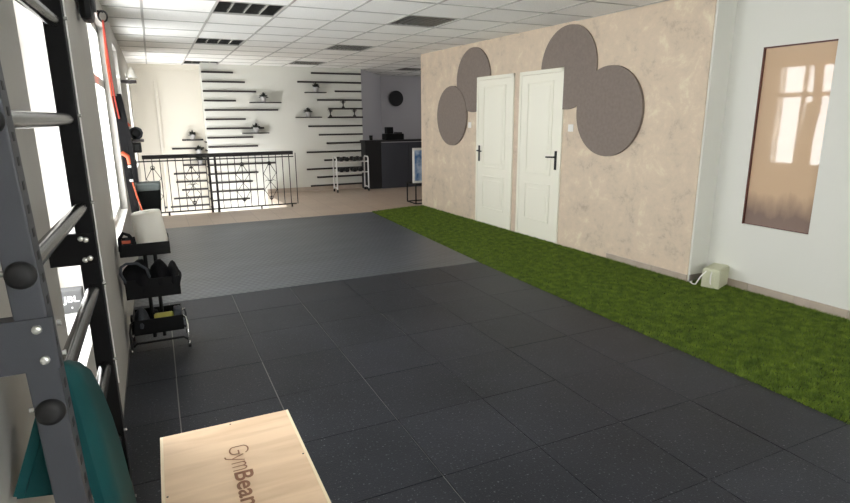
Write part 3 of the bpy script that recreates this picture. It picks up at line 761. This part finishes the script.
for y in (-.004, .766):
    for zz in (1.096, 2.2, .2):
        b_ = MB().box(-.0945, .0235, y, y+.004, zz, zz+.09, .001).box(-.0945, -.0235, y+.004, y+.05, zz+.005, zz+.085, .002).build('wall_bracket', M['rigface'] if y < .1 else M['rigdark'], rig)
        for (x, z) in ((0.0, .018), (0.0, .072), (-.012, .076), (-.012, .014)):
            if y < .1 and x < 0: continue
            MB().lathe([(.001, -.006), (.0065, -.006), (.008, -.0015), (.008, 0)], (x+(.004 if z < .03 else 0), y, zz+z), 12, 'Y').build('bolt', M['bolt'], b_)
for (y, z) in ((.03, 1.11), (.03, 1.165)):
    MB().lathe([(.005, 0), (.005, .006)], (.0235, y, z), 10, 'X').build('bolt', M['bolt'], rig)
# folded teal foam mat over a rung
def teal(xn, xf, yn, yf, th_):
    # xn, xf: (x, z) outer profiles of the near and far edges
    N = len(xn); vs = []
    for (prof, y) in ((xn, yn), (xf, yf)):
        P_ = [Vector((a, b)) for a, b in prof]
        for i, p in enumerate(P_):
            t_ = (P_[min(i+1, N-1)]-P_[max(i-1, 0)]).normalized(); nrm = Vector((t_.y, -t_.x))
            q_ = p+nrm*th_; vs += [(p.x, y, p.y), (q_.x, y, q_.y)]
    fs = []
    for i in range(N-1):
        a = 2*i; o_ = 2*N
        fs += [[a, a+2, a+2+o_, a+o_], [a+1, a+1+o_, a+3+o_, a+3], [a, a+1, a+3, a+2], [a+o_, a+2+o_, a+3+o_, a+1+o_]]
    fs += [[0, 2*N, 2*N+1, 1], [2*N-2, 2*N-1, 4*N-1, 4*N-2]]
    return MB().add(vs, fs, True)
YN, YF = 1.106, 1.235
px_n = [(113, 530), (105, 503), (94, 465), (84, 430), (76, 400), (69, 380), (62, 367), (56, 363), (50, 367), (44, 385), (37, 410), (25, 455), (13, 497)]
px_f = [(147, 535), (137, 503), (129, 473), (121, 443), (112, 415), (103, 392), (91, 370), (80, 362), (69, 360), (62, 366), (56, 380), (48, 410), (40, 440)]
tm_ = teal([tuple(at(a, b, 1, YN))[::2] for a, b in px_n], [tuple(at(a, b, 1, YF))[::2] for a, b in px_f], YN, YF, -.016)
to = tag(tm_.build('foam_mat', M['teal']), 'teal foam mat folded over a ladder rung beside the near upright', 'mat')
for p in to.data.polygons: p.use_smooth = abs(p.normal.y) < .5
fl = [tuple(at(a, b, 1, 1.128))[::2] for a, b in [(44, 396), (37, 412), (25, 455), (13, 499), (58, 493), (66, 440), (58, 385)]]
MB().prism([(max(a, -.296), b) for a, b in fl], 1.124, 1.136, 'Y').build('front_flap', M['teal'], to)
hs_ = MB().lathe([(.001, -.001), (.012, -.001), (.012, .003), (.001, .003)], (0, 0, 0), 20, 'X')
hs_.build('handle_slot', M['tealdk'], to, loc=(-.1365, 1.19, .71))

# ================================================================== EQUIPMENT CART
ct = thing('equipment_cart', 'three-tier black cart with chrome feet against the left wall', 'cart', (-.1, 4.02, .0))
def tray(x0, x1, z0, z1, y0=-.13, y1=.13):
    b = MB(); t = .006
    b.box(x0, x1, y0, y1, z0, z0+t).box(x0, x1, y0, y0+t, z0, z1).box(x0, x1, y1-t, y1, z0, z1).box(x0, x0+t, y0, y1, z0, z1).box(x1-t, x1, y0, y1, z0, z1)
    return b.build('tray', M['black'], ct)
tray(-.17, .12, .655, .735); tray(-.165, .155, .375, .50); tray(-.15, .15, .13, .23)
for x in (-.035, .025): MB().tube([(x, 0, .06), (x, 0, .66)], .012, 10).build('pole', M['black'], ct)
for y in (-.13, .13):
    MB().tube([(-.16, y, .055), (-.14, y, .075), (.14, y, .075), (.165, y, .055)], .008, 8).build('base_bar', M['blackm'], ct)
for sx_ in (-1, 1):
    for y in (-.14, .14):
        MB().tube([(sx_*.145, y*.4, .205), (sx_*.165, y*.7, .20), (sx_*.172, y, .16), (sx_*.172, y, .045)], .007, 8).build('leg', M['chrome'] if sx_ > 0 else M['blackm'], ct)
        MB().lathe([(.021, -.009), (.021, .009)], (sx_*.172, y, .0215), 14, 'X').build('caster', M['rubber'], ct)
        MB().tube([(sx_*.172, y-.012, .03), (sx_*.172, y, .05), (sx_*.172, y+.012, .03)], .008, 6).build('caster_fork', M['chrome'], ct)
# paper roll tilted on top tray
pl_ = thing('paper_towel_roll', 'large white paper roll standing on the top tray of the black cart', 'paper roll', (-.075, 3.99, .675)); pl_.rotation_euler = (0, -.10, 0)
MB().lathe([(.026, .0), (.094, 0), (.097, .01), (.088, .24), (.083, .247), (.026, .247), (.024, .24), (.024, .01)], n=36, cap=False).build('roll', M['paper'], pl_)
MB().lathe([(.0235, .01), (.0235, .24), (.019, .24), (.019, .01)], n=20, cap=False).build('core', M['pot'], pl_)
def lump(c_, r, m_, seed, name, lab, cat, grp=None, parent=None):
    bm = bmesh.new(); bmesh.ops.create_icosphere(bm, subdivisions=3, radius=1); rr = random.Random(seed)
    ph = [rr.uniform(0, 6) for _ in range(6)]
    for v in bm.verts:
        d = v.co.normalized(); k = 1+.10*math.sin(5*d.x+ph[0])+.09*math.sin(6*d.y+ph[1])+.07*math.sin(7*d.z+ph[2])
        v.co = Vector((d.x*r[0]*k, d.y*r[1]*k, max(d.z*k, -.85)*r[2]))
    o = MB().bm(bm, sm=True).build(name, m_, parent, loc=(c_[0], c_[1], c_[2]+.85*r[2]))
    return o if parent else tag(o, lab, cat, grp)
lump((-.225, 3.96, .662), (.028, .05, .055), M['cloth'], 1, 'glove', 'black sports glove in the top tray left of the paper roll', 'glove')
g2 = tag(MB().tube([(-.262, 3.87, .70), (-.258, 3.865, .78), (-.235, 3.86, .815), (-.205, 3.86, .80), (-.185, 3.865, .765), (-.178, 3.872, .742)], .011, 10).build('cable_loop', M['cloth']), 'thick black cord loop over the left rim of the top tray', 'cord')
ow = tag(MB().box(-.255, -.20, 3.868, 3.884, .745, .765, .003).build('wrist_strap', M['orange']), 'short orange strap on the left rim of the top tray', 'strap')
lump((.0, 4.09, .662), (.018, .03, .06), M['rubber'], 5, 'bottle_cap', 'small black bottle in the top tray right of the paper roll', 'bottle')
lump((-.19, 4.00, .383), (.085, .12, .115), M['cloth'], 2, 'gym_bag', 'black fabric bag at the left of the middle tray', 'bag')
lump((-.06, 4.01, .383), (.07, .12, .11), M['cloth'], 3, 'gym_bag', 'black fabric bag in the centre of the middle tray', 'bag')
bg = lump((.02, 4.0, .383), (.05, .11, .095), M['cloth'], 8, 'gym_bag', 'black fabric bag at the right of the middle tray', 'bag')
tag(MB().tube([(-.255, 3.90, .48), (-.278, 3.88, .55), (-.272, 3.87, .60), (-.24, 3.86, .62), (-.18, 3.87, .615), (-.13, 3.88, .57), (-.12, 3.90, .51)], .009, 8).build('bag_strap', M['greycloth']), 'grey shoulder strap arching over the middle tray of the cart', 'strap')
lump((-.20, 4.0, .138), (.045, .10, .07), M['greycloth'], 4, 'ankle_weight', 'blue-grey ankle weight at the left of the bottom tray', 'ankle weight')
lump((-.125, 4.06, .138), (.028, .06, .06), M['cloth'], 12, 'ankle_weight', 'dark ankle weight in the middle of the bottom tray', 'ankle weight')
tag(MB().lathe([(.001, -.06), (.04, -.06), (.048, -.05), (.048, .05), (.04, .06), (.001, .06)], (-.065, 3.99, .1848), 20, 'X').build('foam_roller', M['yellow']), 'yellow foam roller in the bottom tray of the cart', 'roller')
lump((.02, 4.0, .138), (.028, .09, .065), M['greycloth'], 6, 'ankle_weight', 'grey ankle weight at the right of the bottom tray', 'ankle weight')

# ================================================================== TRASH BIN
bn = thing('trash_bin', 'tall black waste bin with grey rim beside the railing', 'bin', (-.135, 8.38, .0015))
b = MB()
def sq(hx, hy, z, r=.03):
    o_ = []
    for (sx_, sy_, a0) in ((1, 1, 0), (-1, 1, 90), (-1, -1, 180), (1, -1, 270)):
        for k in range(4): a = math.radians(a0+30*k); o_.append((sx_*(hx-r)+r*math.cos(a), sy_*(hy-r)+r*math.sin(a), z))
    return o_
def loft(rings):
    m_ = MB(); n_ = len(rings[0]); vs = [p for r_ in rings for p in r_]; fs = [list(range(n_))[::-1], [len(vs)-n_+k for k in range(n_)]]
    for i in range(len(rings)-1):
        for k in range(n_): l = (k+1) % n_; fs.append([i*n_+k, i*n_+l, (i+1)*n_+l, (i+1)*n_+k])
    return m_.add(vs, fs)
loft([sq(.105, .10, 0), sq(.145, .13, .56), sq(.137, .122, .56), sq(.10, .09, .03)]).build('body', M['bin'], bn)
loft([sq(.150, .135, .585), sq(.153, .138, .66), sq(.142, .127, .675), sq(.13, .115, .65), sq(.13, .115, .57)]).build('rim', M['binrim'], bn)

# ================================================================== POWER BOX
pb = thing('power_box', 'beige metal appliance box on the turf in the wall corner', 'box', (4.405, 3.275, .006), rz=math.radians(20))
MB().box(-.11, .16, -.09, .06, 0, .165, .008).build('housing', M['acbeige'], pb)
b = MB()
for k in range(5): b.box(-.117, -.109, -.078+.028*k, -.064+.028*k, .02, .145, .002)
b.build('grille', M['acbeige'], pb)
MB().box(-.10, .15, -.08, .05, .165, .173, .004).build('lid', M['acbeige'], pb)
MB().tube([(-.105, -.02, .15), (-.125, -.02, .12), (-.125, -.02, .06), (-.105, -.02, .03)], .006, 8).build('handle', M['frame'], pb)
cb = tag(MB().tube([(4.335, 3.43, .012), (4.30, 3.42, .014), (4.26, 3.36, .016), (4.235, 3.31, .03), (4.262, 3.29, .10), (4.30, 3.262, .16)], .006, 8).build('power_cable', M['frame']), 'white cable running from the beige box to the wall base', 'cable')

# ================================================================== PLYO BOX
bx = thing('plyometric_box', 'light plywood jump box with GymBeam lettering on top', 'jump box', (.12, 1.53, .001))
H = .5; hx, hy, t = .205, .30, .009
MB().box(-hx+t, hx-t, -hy, hy, H-t, H-.0002, .001).build('top_panel', M['ply'], bx)
for sg in (-1, 1):
    MB().box(min(sg*hx, sg*(hx-t)), max(sg*hx, sg*(hx-t)), -hy, hy, 0, H, .0012).build('side_panel', M['plyedge'], bx)
    MB().box(-hx+t, hx-t, min(sg*hy, sg*(hy-t)), max(sg*hy, sg*(hy-t)), 0, H-t, .001).build('end_panel', M['ply'], bx)
for (x, y) in ((-.190, -.03), (.190, .01), (.01, .285)):
    MB().lathe([(.003, H-.0001), (.003, H+.0005)], (x, y, 0), 10).build('screw', M['wood_black'], bx)
# GymBeam: letters read towards the camera side; thin strokes for Gym, heavy type for Beam
def stroke(paths, wd_, name):
    b_ = MB()
    for pth in paths:
        P_ = [Vector((a, c_, 0)) for a, c_ in pth]
        for i in range(len(P_)-1):
            d = (P_[i+1]-P_[i]).normalized(); nn = Vector((-d.y, d.x, 0))*wd_/2; e = d*wd_*.35
            q_ = [P_[i]-nn-e, P_[i+1]-nn+e, P_[i+1]+nn+e, P_[i]+nn-e]
            b_.add([(v.x, v.y, .001+.00004*len(b_.f)) for v in q_], [[0, 1, 2, 3]])
    return b_.build(name, M['ink'], bx)
def arc(cx_, cy_, rx, ry, a0, a1, n=12): return [(cx_+rx*math.cos(math.radians(a0+(a1-a0)*k/n)), cy_+ry*math.sin(math.radians(a0+(a1-a0)*k/n))) for k in range(n+1)]
lx, ly = .107-.12, 1.672-1.53      # text origin in box space, text x -> -Y, text y -> +X
G = [arc(.028, .041, .022, .014, 20, 180)+[(.006, .014)]+arc(.028, .014, .022, .013, 180, 360)+[(.050, .026), (.030, .026)]]
Y_ = [[(.058, .036), (.074, .002)], [(.090, .036), (.074, .002), (.066, -.014), (.056, -.016)]]
m_ = [[(.100, .0), (.100, .036)], [(.100, .030)]+arc(.111, .026, .010, .011, 140, 0)+[(.121, 0)], [(.121, .028)]+arc(.132, .026, .010, .011, 150, 0)+[(.142, 0)]]
o = stroke([[(a*.96, c_) for a, c_ in p] for p in G+Y_+m_], .0042, 'thin_lettering'); o.location = (lx, ly, H); o.rotation_euler.z = -PI/2
text('Beam', .07, M['ink'], bx, (lx, ly-.144, H+.0008), (0, 0, -PI/2),   .185, .050, 0, .0014, 0, 'bold_lettering')
